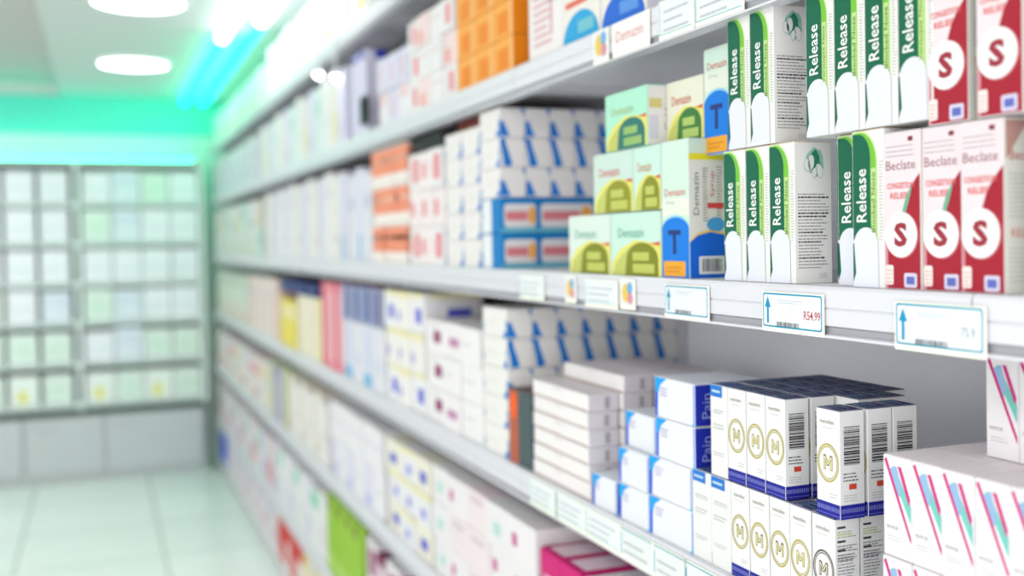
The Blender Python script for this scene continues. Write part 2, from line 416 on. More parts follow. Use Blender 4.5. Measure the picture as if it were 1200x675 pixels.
def rel_end(F):
    r = random.Random(5)
    F.poly([(25 + (9 + 4 * r.random()) * math.cos(t / 16 * 6.283), 127 + (12 + 6 * r.random()) * math.sin(t / 16 * 6.283)) for t in range(16)], (150, 205, 188), 1)
    F.poly([(25 + (6 + 3 * r.random()) * math.cos(t / 14 * 6.283), 128 + (8 + 5 * r.random()) * math.sin(t / 14 * 6.283)) for t in range(14)], (40, 130, 105), 2)
    for a, b, ra, rb, ro in ((16, 124, 4, 7, .3), (21, 127, 4, 8, -.1), (32, 118, 4, 8, .4), (25, 116, 3, 6, -.4)):
        F.ell(a, b, ra, rb, (236, 240, 236), 3, 14, ro); F.ring(a, b, rb, .5, (120, 160, 150), 4, 14, ra / rb)
    F.lines(4, 16, 43, 96, 24, (150, 148, 146), 1, .36, 9, (1, 6, 7, 12, 15, 20))
    F.rect(30, 5, 40, 11, (222, 220, 222), 1)
def rel_top(F): F.rect(1, 1, 43, 3, (176, 128, 84), 1)
RW, RD, RH = .0435, .047, .149
rel = {s: carton('medicine_carton', RW, RD, RH, (240, 238, 236), rel_front(s), rel_end, rel_top, (226, 206, 178)) for s in ('Blocked Nose', 'Verstopte Neus')}
G = 'tall white cartons with a dark green band'
def place_rel(lst, z, rowname):
    for i, (y, dx, s, nm) in enumerate(lst):
        put(rel[s], y, RW, XF, RD, z, nm, 'medicine box', G, rj(.012), dx)
place_rel([(1.039, 0, 'Blocked Nose', 'green-banded carton leftmost in the lower row, beside the blue T carton'),
           (.994, 0, 'Blocked Nose', 'green-banded carton second from left in the lower row'),
           (.950, 0, 'Blocked Nose', 'lower-row green-banded carton with its small-print side showing'),
           (.9045, .052, 'Verstopte Neus', 'green-banded carton set back in shadow behind the lower small-print side'),
           (.853, .012, 'Verstopte Neus', 'green-banded carton fourth in the lower row, set slightly back'),
           (.8165, 0, 'Blocked Nose', 'green-banded carton rightmost in the lower row, touching the S cartons')], 1.3402, 'lower')
place_rel([(1.027, 0, 'Blocked Nose', 'green-banded carton leftmost in the upper row, above the blue T carton corner'),
           (.983, 0, 'Blocked Nose', 'upper-row green-banded carton whose small-print side shows'),
           (.885, 0, 'Verstopte Neus', 'upper-row green-banded carton just right of the small-print side'),
           (.841, 0, 'Blocked Nose', 'upper-row green-banded carton, third from right'),
           (.797, 0, 'Blocked Nose', 'upper-row green-banded carton, second from right'),
           (.753, 0, 'Verstopte Neus', 'green-banded carton rightmost in the upper row, beside an S carton')], 1.3402 + RH + .0004, 'upper')
# set back support of the upper row

# --- red cartons with the letter S
RED = (168, 22, 46)
def s_front(green):
    def F_(F):
        F.rect(.5, .5, 45, 142, (240, 224, 228), 1)
        pts = [(45.5, 104), (41, 100), (36, 94.5), (31, 88), (27, 81), (24, 73), (22, 64), (14, 52), (2, 48), (2, .8), (45.5, .8)]
        F.poly(pts, RED, 2)
        if green: F.poly([(36, 94.5), (31, 88), (27, 81), (24, 73), (22, 64), (27, 68), (33, 84)], (110, 178, 146), 3)
        F.rect(1, 1, 4.5, 44, (214, 140, 152), 3)
        F.ell(22, 49, 20.8, 21, (206, 120, 130), 3, 32)
        F.ell(21, 49.5, 20.3, 20.5, (250, 248, 248), 4, 32)
        F.text('S', 12.8, 38.5, 16.5, 22, (160, 44, 60), 6, bold=.045)
        F.text('Beclate', 3, 108, 37, 8.5, (160, 110, 116), 3)
        F.text('CONGESTION', 4, 91, 34, 5.5, (232, 100, 100), 3, bold=.02); F.text('RELIEF', 8, 82, 22, 5.5, (232, 100, 100), 3, bold=.02)
        F.rect(31, 133, 37, 137, (130, 40, 60), 3); F.lines(3, 120, 38, 133, 3, (190, 184, 190), 3, .25)
        F.rrect(1.5, 4, 11.5, 22, 2, (252, 232, 228), 5); F.lines(3, 6, 10, 20, 4, (235, 170, 165), 6, .3)
        F.rrect(25, 2, 41, 15, 2, (222, 214, 236), 5); F.rect(28, 5, 38, 12, (96, 110, 190), 6)
    return F_
def s_end(F):
    F.rect(.5, .5, 45, 142, (232, 232, 220), 1); F.lines(5, 62, 41, 100, 10, (196, 200, 190), 2, .3); F.lines(5, 10, 41, 40, 8, (196, 200, 190), 2, .3, 7)
    F.text('Beclate', 6, 108, 32, 8, (196, 96, 92), 3); F.text('RELIEF', 7, 46, 28, 7, (220, 130, 120), 3)
    F.poly([(2, 140), (2, 108), (26, 140)], (196, 150, 140), 2)
SW, SD, SHh = .0455, .046, .143
sc = [carton('spray_carton', SW, SD, SHh, (238, 232, 232), s_front(g), s_end, None, (236, 230, 228)) for g in (0, 1)]
G = 'red and white cartons with a letter S'
for y, g, z, dx, lb in [(.7727, 1, 0, 0, 'red and white S carton leftmost in the lower row'), (.7268, 1, 0, .002, 'red and white S carton in the middle of the lower row'),
                        (.6808, 0, 0, 0, 'red and white S carton rightmost in the lower row, pale side showing'),
                        (.7168, 0, 1, .0, 'upper-row S carton beside the last green-banded carton'), (.6585, 0, 1, -.004, 'upper-row S carton cut by the right edge')]:
    put(sc[g], y, SW, XF, SD, 1.3402 + z * (SHh + .0004), lb, 'medicine box', G, rj(.01), dx)
for y, z, lb in [(.60, 0, 'S carton standing apart at the right edge, lower row'), (.554, 0, 'S carton past the right edge, lower row'), (.6100, 1, 'S carton past the right edge, upper row')]:
    put(sc[0], y, SW, XF, SD, 1.3402 + z * (SHh + .0004), lb, 'medicine box', G, 0, .0)

# --- carton with letter T
BL = (0, 124, 226)
def t_front(F):
    W, H = F.w, F.h
    F.rect(.5, .5, W - .5, H - .5, (214, 238, 224), 1)
    F.rect(.5, 78, W - .5, 100, (236, 240, 226), 2)
    F.text('Demazin', 8, 103, W - 16, 9, (222, 84, 72), 3); F.text('Day', 12, 92, 20, 5, (120, 190, 180), 3)
    F.poly([(0, 0), (0, 60)] + [(W / 2 - W / 2 * math.cos(t / 14 * math.pi) * 1.02, 60 + 19 * math.sin(t / 14 * math.pi)) for t in range(15)] + [(W, 60), (W, 0)], (150, 215, 240), 3)
    F.poly([(0, 0), (0, 58)] + [(W / 2 - W / 2 * math.cos(t / 14 * math.pi) * 1.02, 58 + 18 * math.sin(t / 14 * math.pi)) for t in range(15)] + [(W, 58), (W, 0)], BL, 4)
    F.text('T', W * .24, 30, W * .46, 30, (22, 50, 120), 6, bold=.03)
    F.rrect(W * .06, 2, W * .86, 21, 2, (242, 170, 40), 5); F.lines(W * .14, 7, W * .76, 17, 2, (214, 130, 40), 6, .4)
def t_end(F):
    W, H = F.w, F.h
    F.rect(.5, H - 18, W - .5, H - .5, (206, 232, 214), 1); F.rect(.5, H - 26, W - .5, H - 18, (232, 218, 40), 2)
    F.rect(.5, 50, W - .5, H - 26, (226, 224, 218), 1)
    F.text('Demazin', 6, 78, 8, 52, (100, 100, 116), 3, up=True); F.text('Syrup', 30, 100, 8, 32, (196, 80, 90), 3, up=True)
    F.lines(20, 70, 27, 138, 20, (120, 120, 130), 2, .4); F.lines(40, 66, 49, 140, 20, (140, 130, 130), 2, .4, 3)
    F.rect(26, 86, 50, 93, (210, 70, 76), 3); F.ell(38, 66, 13, 9, (70, 160, 220), 3)
    F.poly([(0, 0), (0, 46), (12, 56), (30, 60), (52, 56), (52, 0)], (240, 200, 110), 3)
    F.poly([(0, 0), (0, 44), (12, 53), (30, 57), (52, 53), (52, 0)], (0, 98, 214), 4)
    F.rrect(13, 5, 50, 27, 1.5, (232, 234, 238), 5); F.barcode(17, 8, 46, 24, (70, 70, 90), L=6)
TW, TD, TH = .065, .052, .173
tcs = carton('syrup_carton', .060, .075, .130, (224, 240, 230), t_front, None, None, (236, 236, 228))
tc = carton('syrup_carton', TW, TD, TH, (224, 240, 230), t_front, t_end, None, (228, 240, 232))
G = 'blue and mint syrup cartons with a letter T'
put(tc, 1.1815, TW, XF, TD, 1.3402, 'mint and blue carton with big letter T standing on the eye-level rail', 'medicine box', G, .01)
put(tcs, 1.1200, .060, .700, .075, 1.4915, 'upper blue carton with letter T partly behind the green-banded cartons', 'medicine box', G, -.02)
# --- olive / green dome cartons
def dome(W, H, dark, light, mint, textc):
    def F_(F):
        F.rect(.5, .5, W - .5, H - .5, mint, 1)
        F.text('Demazin', W * .16, H * .60, W * .52, H * .15, textc, 3)
        F.poly([(2, 0), (4, H * .2), (W * .2, H * .42), (W * .5, H * .56), (W, H * .5), (W, 0)], (236, 232, 120), 2)
        F.poly([(W * .04, 0), (W * .10, H * .2), (W * .3, H * .38), (W * .42, H * .45), (W * .42, 0)], (200, 206, 110), 3)
        F.poly([(W * .30, 0), (W * .33, H * .26)] + [(W * .64 - W * .31 * math.cos(t / 12 * math.pi), H * .26 + H * .26 * math.sin(t / 12 * math.pi)) for t in range(13)] + [(W * .95, 0)], dark, 4)
        F.rect(W * .46, H * .24, W * .78, H * .37, light, 5); F.rect(W * .46, H * .05, W * .88, H * .19, light, 5)
        F.poly([(W * .8, H * .5), (W * .98, H * .47), (W * .98, H * .53)], (226, 90, 70), 5)
    return F_
def dome_end(F):
    F.rect(1, 1, F.w - 1, F.h - 1, (232, 230, 226), 1); F.rect(3, F.h * .62, F.w * .4, F.h * .78, (214, 200, 130), 2); F.text('Cold', F.w * .45, F.h * .25, F.w * .16, F.h * .36, (176, 140, 150), 3, up=True); F.rect(3, F.h * .1, F.w * .3, F.h * .5, (214, 210, 226), 2)
OLD, OLL = (132, 138, 30), (196, 204, 100)
def dome_c(w, d, h, dark, light, mint, tcx): return carton('medicine_carton', w, d, h, mint, dome(w * 1000, h * 1000, dark, light, mint, tcx), dome_end, None, mint, step=.0002)
g1 = dome_c(.139, .055, .0865, OLD, OLL, (224, 240, 230), (110, 190, 170)); g1b = dome_c(.141, .055, .0865, OLD, OLL, (206, 240, 224), (90, 180, 160))
g2 = dome_c(.120, .055, .0850, (150, 152, 40), OLL, (208, 232, 220), (224, 110, 100)); g3 = dome_c(.074, .055, .0850, (140, 144, 34), OLL, (206, 238, 226), (226, 170, 110))
g4 = dome_c(.126, .055, .0800, (40, 120, 110), (150, 190, 110), (178, 240, 212), (180, 200, 130)); g5 = dome_c(.090, .05, .0800, (60, 124, 60), (180, 206, 110), (236, 236, 216), (214, 70, 60))
G = 'mint cartons with an olive dome picture'
put(g1, 1.468, .139, XF, .055, 1.3402, 'mint carton with olive dome, left one of the bottom pair', 'medicine box', G)
put(g1b, 1.3265, .141, XF, .055, 1.3402, 'mint carton with olive dome, beside the blue T carton at the bottom', 'medicine box', G)
put(g2, 1.379, .120, XF, .055, 1.4275, 'mint olive-dome carton with red word, left one of the middle pair', 'medicine box', G)
put(g3, 1.2575, .074, XF, .055, 1.4275, 'narrow mint olive-dome carton in the middle row beside the T carton', 'medicine box', G)
put(g4, 1.340, .126, XF, .055, 1.5130, 'bright mint carton with teal dome at the top left of the stack', 'medicine box', G, -.02)
put(g5, 1.2122, .090, .700, .05, 1.5135, 'cream carton with green dome and red word, left of the upper T carton', 'medicine box', G, 0)
# set back filler that carries the upper cartons
g6 = dome_c(.068, .055, .0753, (140, 144, 34), OLL, (206, 238, 226), (226, 170, 110))
put(g6, 1.114, .068, .7305, .055, 1.3402, 'narrow mint carton set back behind the blue T carton, bottom', 'medicine box', G)
put(g6, 1.114, .068, .7305, .055, 1.3402 + .0755, 'narrow mint carton set back behind the blue T carton, on top of another', 'medicine box', G)
for y, gq, wq, z, lb in ((1.468, g1, .139, 1.3402, 'left, bottom'), (1.3265, g1b, .141, 1.3402, 'right, bottom'), (1.400, g2, .120, 1.4275, 'left, upper'), (1.2755, g3, .074, 1.4275, 'right, upper')):
    put(gq, y, wq, .7345, .055, z, 'mint olive-dome carton in the row behind, ' + lb, 'medicine box', G)

# --- cartons with gold M and navy foot
GOLD = (190, 176, 84); NAVY = (24, 26, 150)
def navy_band(F, W):
    F.rect(.3, .3, W - .3, 14.5, NAVY, 2); r = random.Random(3); a = 1.5
    while a < W - 2:
        F.rect(a, 6.5, a + .9, 11, (150, 156, 225), 3); F.rect(a, 2.2, a + 1.2, 3.4, (120, 126, 210), 3); a += 2.4
def m_front(ring, foot):
    def F_(F):
        W = F.w
        if foot: navy_band(F, W)
        F.text('menofem', 6, 93, W - 14, 4.5, (170, 168, 150), 2, bold=.01); F.rect(8, 88.5, W - 10, 89.3, (214, 212, 206), 2)
        F.ring(W * .5, 54, 19.5, 1.9, ring, 2, 34, .84); F.ring(W * .5, 54, 16.6, 1.1, ring, 2, 34, .84)
        for th, cc, L in ((3.4, ring, 3), (1.3, (236, 232, 204), 4)):
            q = (3.4 - th) / 2
            for x0_, x1_, y0_, y1_ in ((-5.2, -5.2, 0, 15), (5.2, 5.2, 0, 15), (-5.0, 0, 15, 4.5), (5.0, 0, 15, 4.5)):
                lo, hi = (y0_ + q, y1_ - q) if y1_ > y0_ else (y0_ - q, y1_ + q)
                F.poly([(W * .5 + x0_ - th / 2, 46.5 + lo), (W * .5 + x0_ + th / 2, 46.5 + lo), (W * .5 + x1_ + th / 2, 46.5 + hi), (W * .5 + x1_ - th / 2, 46.5 + hi)], cc, L)
        F.lines(W - 15, 20, W - 3, 26, 2, (200, 200, 200), 2, .3)
    return F_
def m_tab(F):
    W = F.w; F.rect(.3, F.h - 14, W * .72, F.h - .5, (30, 120, 212), 2); F.rect(4, F.h - 9, W * .6, F.h - 6, (190, 220, 245), 3)
    F.lines(6, 74, W - 6, 80, 2, (180, 178, 176), 2, .35); F.lines(6, 56, W - 6, 64, 2, (190, 188, 186), 2, .35, 8); F.lines(6, 24, W - 6, 30, 2, (190, 188, 186), 2, .35, 8)
def m_end_bar(F):
    W = F.w; navy_band(F, W); F.barcode(5, 54, W - 6, 92, vertical=True, seed=6)
    F.lines(4, 38, W - 4, 48, 3, (80, 80, 90), 2, .35, 2); F.rect(W * .36, 29.5, W * .66, 35, (214, 70, 50), 2)
    F.lines(5, 18, W - 5, 26, 3, (190, 190, 196), 2, .3, 5)
def m_end_text(F):
    W = F.w
    for k, (b, c) in enumerate(((98, 0), (84, 0), (75, 1), (40, 0), (28, 0))):
        F.rect(3, b, 13, b + 2.2, (60, 62, 66), 2); F.lines(3, b - 9, W - 3, b - 1.5, 3 if not c else 3, (170, 190, 96) if k in (0, 4) else (130, 130, 136), 2, .4, k)
    F.lines(3, 46, W - 3, 74, 9, (130, 130, 136), 2, .36, 11); navy_band(F, W)
def m_top(F):
    r = random.Random(8); W, H = F.w, F.h
    F.rect(.5, .5, W - .5, 2.2, (206, 208, 222), 1); F.rect(W - 2, .5, W - .5, H - .5, (190, 194, 212), 1)
    for i in range(5):
        F.rect(4, 4 + i * 5, 12 + r.random() * 18, 6.4 + i * 5, ((150, 156, 196), (90, 150, 140), (120, 124, 190))[i % 3], 1)
MW, MD, MH = .0352, .0305, .1085
mb_u = carton('tablet_carton', MW, MD, MH, (240, 240, 240), m_front(GOLD, 1), m_end_bar, m_top, (36, 40, 96))
mb_l = carton('tablet_carton', MW, MD, MH, (240, 240, 240), m_front(GOLD, 1), m_end_text, m_top, (36, 40, 110))
mb_d = carton('tablet_carton', MW, MD, MH, (240, 240, 240), m_front((110, 100, 92), 1), m_end_text, m_top, (36, 40, 110))
mb_t = carton('tablet_carton', MW, MD, MH, (240, 240, 238), m_tab, m_end_text, m_top, (36, 60, 140))
mb_t2 = carton('tablet_carton', .041, MD, MH, (240, 240, 238), m_tab, m_end_text, m_top, (36, 60, 140))
G = 'white tablet cartons with gold M and navy foot'
GT = 'white tablet cartons with a blue tab'
z1, z2 = 1.0002, 1.0002 + MH + .0004
dpt = ['front row', 'row behind the front', 'third row back', 'fourth row back', 'fifth row back']
put(mb_t, 1.0735, MW, XF, MD, z2, 'white carton with blue tab, leftmost of the upper M carton tier', 'medicine box', GT)
for i, y in enumerate((1.0372, 1.0005, .9638)):
    put(mb_u, y, MW, XF, MD, z2, 'upper-tier white carton with gold M ring, %s' % ('next to the blue-tab carton', 'second after the blue-tab carton', 'third after the blue-tab carton, barcode side showing')[i], 'medicine box', G, rj(.012), rj(.0008))
put(mb_u, .8755, MW, XF, MD, z2, 'nearest upper-tier gold M carton with barcode side, standing apart', 'medicine box', G, .012)
for k in range(1, 5):
    x0 = XF + k * (MD + .0018) + .002
    ys = [1.0735 - .0366 * i for i in range(6)]
    if k >= 3: ys = ys[:5 if k == 3 else 4]
    if k == 1: ys = ys[:4]
    for i, y in enumerate(ys):
        if k <= 2 and i > 4: continue
        put(mb_u, y, MW, x0, MD, z2, 'gold M carton in the upper tier, %s, %s from the left' % (dpt[k], ORD[i]), 'medicine box', G, rj(.01))
    if k <= 3 - 1: put(mb_u, .8755, MW, x0, MD, z2, 'gold M carton at the right end of the upper tier, %s' % dpt[k], 'medicine box', G, rj(.01))
for i, y in enumerate((1.1165, 1.0745)):
    put(mb_t2, y, .041, XF, MD, z1, 'lower-tier white carton with blue tab, %s' % ('left one', 'right one')[i], 'medicine box', GT, rj(.008))
for i, y in enumerate((1.0325, .9955, .9585, .9215, .8835)):
    put(mb_d if i == 4 else mb_l, y, MW, XF, MD, z1, 'lower-tier gold M carton in the front row, %s from the left' % ORD[i] if i < 4 else 'lower-tier M carton with dark ring, nearest, printed side showing',
        'medicine box', G, rj(.012), rj(.0008))
for k in range(1, 5):
    x0 = XF + k * (MD + .0018)
    for i in range(6):
        put(mb_l, 1.0695 - .037 * i, MW, x0, MD, z1, 'gold M carton in the lower tier, %s, %s from the left' % (dpt[k], ORD[i]), 'medicine box', G)

# --- white cartons with magenta and mint stripes
MG, MT, BC = (214, 30, 130), (120, 206, 196), (150, 190, 226)
def p_front(F):
    W, H = F.w, F.h
    F.poly([(1.5, H - 4), (4.5, H - 2), (W - 1, 22), (W - 1.2, 16)], MG, 2)
    F.poly([(9, H - 12), (14, H - 8), (W - 1, 50), (W - 1, 34)], MT, 2); F.poly([(9, H - 12), (17, H - 8), (24, H - 30), (20, H - 36)], BC, 3)
    F.poly([(19, H - 8), (23, H - 8), (W - 1.5, H - 36), (W - 3, H - 42)], MG, 4)
    F.text('NUVOR', 4, 25, 15, 3.5, (150, 150, 160), 2); F.lines(5, 15, W - 8, 21, 2, (196, 196, 204), 2, .3, 6)
def p_end(F): F.lines(5, 20, F.w - 6, 40, 4, (200, 200, 204), 2, .3, 6); F.poly([(2, F.h), (10, F.h), (2, F.h - 20)], BC, 2); F.poly([(1, 60), (5, 52), (5, 40), (1, 36)], (150, 170, 214), 2)
PW, PD, PH = .0358, .052, .0935
pk = carton('striped_carton', PW, PD, PH, (246, 242, 244), p_front, p_end, None, (248, 240, 243), far=p_end)
G = 'white cartons with magenta and mint stripes'
for t in range(2):
    for i in range(8):
        for k in range(3):
            if t == 0 and k and i > 4: continue
            put(pk, .779 - .0364 * i, PW, XF, PD, z1 + t * (PH + .0004), 'magenta-striped white carton in the %s tier, %s, %s from its left' % (('lower', 'upper')[t], dpt[k], ORD[i]),
                'medicine box', G, rj(.014), k * .0535 + rj(.001))
zt = z1 + 2 * (PH + .0004)
for i in range(3):
    put(pk, .7255 - .0364 * i, PW, .745, PD, zt, 'magenta-striped carton standing on top of the others under the rail, %s' % ('leftmost', 'middle', 'right')[i], 'medicine box', G, rj(.01))
put(pk, .762, PW, .79, PD, zt, 'magenta-striped carton half hidden behind the topmost ones, mint and blue edge showing', 'medicine box', G, .02)

# --- cartons with cyan and navy edges
def be_front(F):
    W, H = F.w, F.h
    F.poly([(0, 0), (0, H), (8, H), (6, 0)], (40, 96, 232), 1); F.poly([(0, H), (30, H), (14, H - 9), (8, H - 20), (0, H - 20)], (20, 165, 245), 2)
    F.rect(W - 4, 1, W - .5, H - 1, (140, 170, 235), 1); F.poly([(W, 0), (W - 7, 0), (W, 7)], (60, 190, 245), 2)
    F.lines(W * .14, H * .55, W * .34, H * .8, 3, (190, 170, 214), 2, .4)
def be_end(F):
    F.rect(.5, .5, F.w - .5, F.h - .5, (22, 40, 170), 1); F.text('Pain', F.w * .2, F.h * .18, F.w * .25, F.h * .6, (150, 160, 230), 2, up=True)
def be(w, h): return carton('medicine_carton', w, .05, h, (240, 242, 250), be_front, be_end, None, (236, 238, 248), step=.0002)
b1 = be(.098, .0525); b2 = be(.087, .050); b3 = be(.075, .047); b4 = be(.107, .0525)
G = 'white cartons with bright blue edges'
for t in range(4):
    bb, y, w_ = (b4, 1.2245, .107) if t < 2 else (b1, 1.2065, .098)
    put(bb, y, w_, XF, .05, 1.0002 + t * .0529, 'blue-edged white carton left of the M cartons, %s in its stack of four' % rname(t, 4), 'medicine box', G, rj(.015))
    put(bb, y - .004, w_, XF + .052, .05, 1.0002 + t * .0529, 'blue-edged white carton in the stack behind the front four, %s' % rname(t, 4), 'medicine box', G, rj(.01))
for t in range(3):
    put(b2, 1.3135, .087, XF + (.0 if t < 2 else .012), .05, 1.0002 + t * .0504, 'blue-edged white carton in the stack of three, %s one' % rname(t, 3), 'medicine box', G, rj(.02))
put(b3, 1.398, .075, XF, .05, 1.0002, 'small blue-edged white carton alone at the left of its kind', 'medicine box', G, .02)
put(b3, 1.385, .069, XF + .055, .05, 1.0002, 'blue-edged white carton behind the lone small one, bottom', 'medicine box', G)
put(b3, 1.385, .069, XF + .055, .05, 1.0476, 'blue-edged white carton behind the lone small one, on top', 'medicine box', G)

# --- long flat white cartons in a tall stack
def wl_front(F): F.rect(1, .5, F.w - 1, 2.6, (190, 160, 150), 1); F.rect(1, 2.6, F.w * .5, 3.4, (214, 196, 190), 1); F.rect(F.w * .4, F.h - 5, F.w * .55, F.h - 3, (222, 214, 214), 1)  # brownish shadow lines of the stack painted along each lower edge
def wl_end(F): F.rect(.5, .5, F.w - .5, F.h - .5, (224, 218, 226), 1); F.rect(F.w * .55, 4, F.w * .7, F.h - 4, (176, 168, 172), 2)
wl = carton('flat_carton', .213, .050, .0262, (246, 242, 242), wl_front, wl_end, None, (240, 232, 236), step=.0002)
G = 'long flat white cartons in a stack'
cols = ['front stack', 'second stack back', 'third stack back', 'rearmost stack']
for k, n in enumerate((6, 7, 7, 7)):
    for t in range(n):
        put(wl, 1.623 - (.012 if k else 0), .213, XF + k * .053, .05, 1.0002 + t * .0265, 'long flat white carton, %s in the %s' % (rname(t, n), cols[k]), 'medicine box', G, rj(.012), 0)

# --- grey carton with orange edge
def gr_front(F): F.rect(.5, .5, 42, F.h - .5, (186, 96, 66), 1); F.ell(22, F.h * .78, 15, 24, (255, 100, 20), 2); F.rect(42, .5, 46, F.h - .5, (150, 90, 80), 2)
gg = carton('medicine_carton', .104, .05, .13, (74, 92, 96), gr_front, None, None, (110, 90, 84))
put(gg, 1.737, .104, XF, .05, 1.0002, 'dark grey carton with a burnt orange front panel beside the flat white stack', 'medicine box', None)

# --- cartons with blue corners
SB = (14, 124, 214)
def sp_end_a(F):
    W, H = F.w, F.h
    F.poly([(0, 2), (20, 2), (15, 12), (7, 31), (0, 27)], SB, 1); F.poly([(W, 1), (W - 3, 1), (W, 7)], SB, 1); F.poly([(W - 9, H), (W, H), (W, H - 15), (W - 4, H - 6)], SB, 1)
def sp_end_b(F):
    W, H = F.w, F.h
    F.poly([(0, H), (10, H), (13, H - 14), (24, 6), (19, 1), (7, 2), (5, 22), (0, H - 8)], SB, 1); F.poly([(W - 5, H), (W, H), (W, H - 10)], SB, 1)
def sp_front(F):
    W, H = F.w, F.h
    F.poly([(W, H * .28), (W, H * .75), (W - 9, H * .5)], (90, 160, 210), 1); F.poly([(0, 6), (0, 24), (9, 13)], (90, 160, 210), 1); F.rect(20, H * .4, 70, H * .55, (238, 236, 232), 1)
    F.poly([(W, 0), (W, 20), (W - 22, 3)], SB, 2)
spb = carton('square_carton', .103, .0485, .0535, (244, 240, 238), sp_front, sp_end_b, None, (240, 236, 232), step=.0002)
sp = carton('square_carton', .103, .0485, .0535, (244, 240, 238), sp_front, sp_end_a, None, (240, 236, 232), step=.0002)
sp2b = carton('square_carton', .125, .0485, .0535, (244, 242, 238), sp_front, sp_end_b, None, (240, 236, 232), step=.0002)
sp2 = carton('square_carton', .125, .0485, .0535, (244, 242, 238), sp_front, sp_end_a, None, (240, 236, 232), step=.0002)
G = 'stacked white cartons with blue corners'
for t in range(5):
    for i in range(3):
        for k in range(5):
            if k and i < 2: continue            # only the near file is seen from its end
            if i == 2 and t > 2: continue
            zz = 1.3402 + t * .0538 if i < 2 else 1.3402 + .1290 + t * .0538
            put(spb if t % 2 else sp, 2.075 - i * .1065, .103, XF + k * .0495, .0485, zz, 'blue-cornered white carton, eye-level block, %s layer, %s' %
                (rname(t, 5 if i < 2 else 3), ('front file, ' + ('farthest', 'middle', 'nearest')[i]) if k == 0 else ORD[k] + ' from the aisle'), 'medicine box', G, 0)
G = 'stacked white cartons with blue corners on the shelf below'
for t in range(5):
    for k in range(7):
        put(sp2b if t % 2 else sp2, 1.865, .125, XF + k * .0495, .0485, 1.0002 + t * .0538, 'blue-cornered white carton, block below eye level, %s layer, %s' % (rname(t, 5), 'at the aisle' if k == 0 else ORD[k] + ' from the aisle'),
            'medicine box', G, 0)
# --- blue cartons with white panel
def bp_end(F):
    W, H = F.w, F.h
    F.rect(.5, .5, W - .5, H - .5, (0, 128, 200), 1); F.rrect(5, H * .16, W - 4, H * .84, 7, (232, 228, 230), 2); F.rect(9, H * .36, W * .72, H * .62, (226, 130, 140), 3)
    F.ell(W * .84, H * .5, W * .1, H * .26, (250, 176, 70), 4); F.rect(.5, .5, W, H * .14, (110, 190, 210), 3)
bpa = carton('medicine_carton', .100, .071, .064, (0, 128, 200), lambda F: F.rect(1, 1, 50, 62, (240, 244, 246), 1), bp_end, None, (0, 128, 200), step=.0002)
bpb = carton('medicine_carton', .100, .115, .064, (0, 128, 200), lambda F: F.rect(1, 1, 50, 62, (240, 244, 246), 1), bp_end, None, (0, 128, 200), step=.0002)
G = 'blue cartons with white panel and orange dot'
for t in range(2):
    put(bpa, 1.858, .100, XF, .071, 1.3402 + t * .0644, 'blue carton with white panel and orange dot, %s one at the aisle' % rname(t, 2), 'medicine box', G)
    put(bpb, 1.858, .100, XF + .072, .115, 1.3402 + t * .0644, 'wider blue carton with white panel and orange dot, %s one' % rname(t, 2), 'medicine box', G)
shade_slab = carton('flat_carton', .20, .2, .028, (140, 60, 52), None, None, None, (150, 72, 62))  # slab added to imitate the reddish shading above the block
put(shade_slab, 2.07, .20, XF + .03, .2, 1.3402 + 5 * .0538, 'flat brownish red carton lying on top of the blue-cornered block', 'medicine box', None, .02)

gap_shade = carton('flat_carton', .235, .16, .030, (14, 12, 14), None, None, None, (18, 14, 16))  # black slab put where there are only dark gaps above the cartons
put(gap_shade, 2.345, .235, XF + .004, .16, 1.5950, 'black flat carton lying on the white cartons with red blots', 'medicine box', 'black flat cartons')
put(gap_shade, 2.615, .235, XF + .02, .16, 1.8535, 'black flat carton lying on pale cartons of the upper shelf', 'medicine box', 'black flat cartons')
# ------------------------------------------------------------------ upper shelf, near end
def dome2(dark, mid):
    def F_(F):
        W, H = F.w, F.h
        F.rect(.5, .5, W - .5, H - .5, (244, 238, 232), 1); F.rect(W * .1, H * .62, W * .7, H * .72, (232, 110, 90), 2)
        F.poly([(W * .02, 0)] + [(W * .5 - W * .48 * math.cos(t / 12 * math.pi / 1.0), H * .52 * math.sin(t / 12 * math.pi)) for t in range(13)] + [(W * .98, 0)], dark, 3)
        F.rect(W * .44, H * .14, W * .84, H * .34, mid, 4)
    return F_
u1 = carton('medicine_carton', .130, .06, .09, (240, 240, 240), dome2((30, 168, 224), (120, 196, 210)), dome_end, None, (240, 240, 240), step=.0002)
u2c = carton('medicine_carton', .132, .06, .09, (240, 240, 240), dome2((24, 104, 214), (90, 150, 230)), dome_end, None, (240, 240, 240), step=.0002)
u3 = carton('medicine_carton', .132, .06, .16, (246, 242, 242), lambda F: (F.lines(20, 20, 100, 120, 8, (232, 170, 175), 1, .4), F.rect(86, 30, 96, 120, (226, 180, 190), 1)), dome_end, None, (240, 240, 240), step=.0002)
put(u2c, 1.3465, .132, XF, .06, 1.6852, 'white carton with deep blue dome on the upper shelf, above the rail', 'medicine box', 'dome cartons on the upper shelf')
put(u1, 1.480, .130, XF, .06, 1.6852, 'white carton with light blue dome on the upper shelf', 'medicine box', 'dome cartons on the upper shelf')
put(u3, 1.614, .132, XF, .06, 1.6852, 'tall white carton with faint pink print beside the orange cartons', 'medicine box', None)
OR = (255, 150, 20)
def or_front(F): F.rect(.5, .5, F.w - .5, F.h - .5, (255, 176, 70), 1); F.rect(F.w * .24, F.h * .12, F.w * .78, F.h * .72, (244, 140, 16), 2); F.rect(F.w * .9, 1, F.w - 1, F.h - 1, (255, 206, 150), 2)
def or_end(F): F.rect(.5, .5, F.w - .5, F.h - .5, (250, 140, 0), 1)
ora = carton('medicine_carton', .098, .07, .0635, OR, or_front, or_end, None, (255, 170, 60), step=.0002)
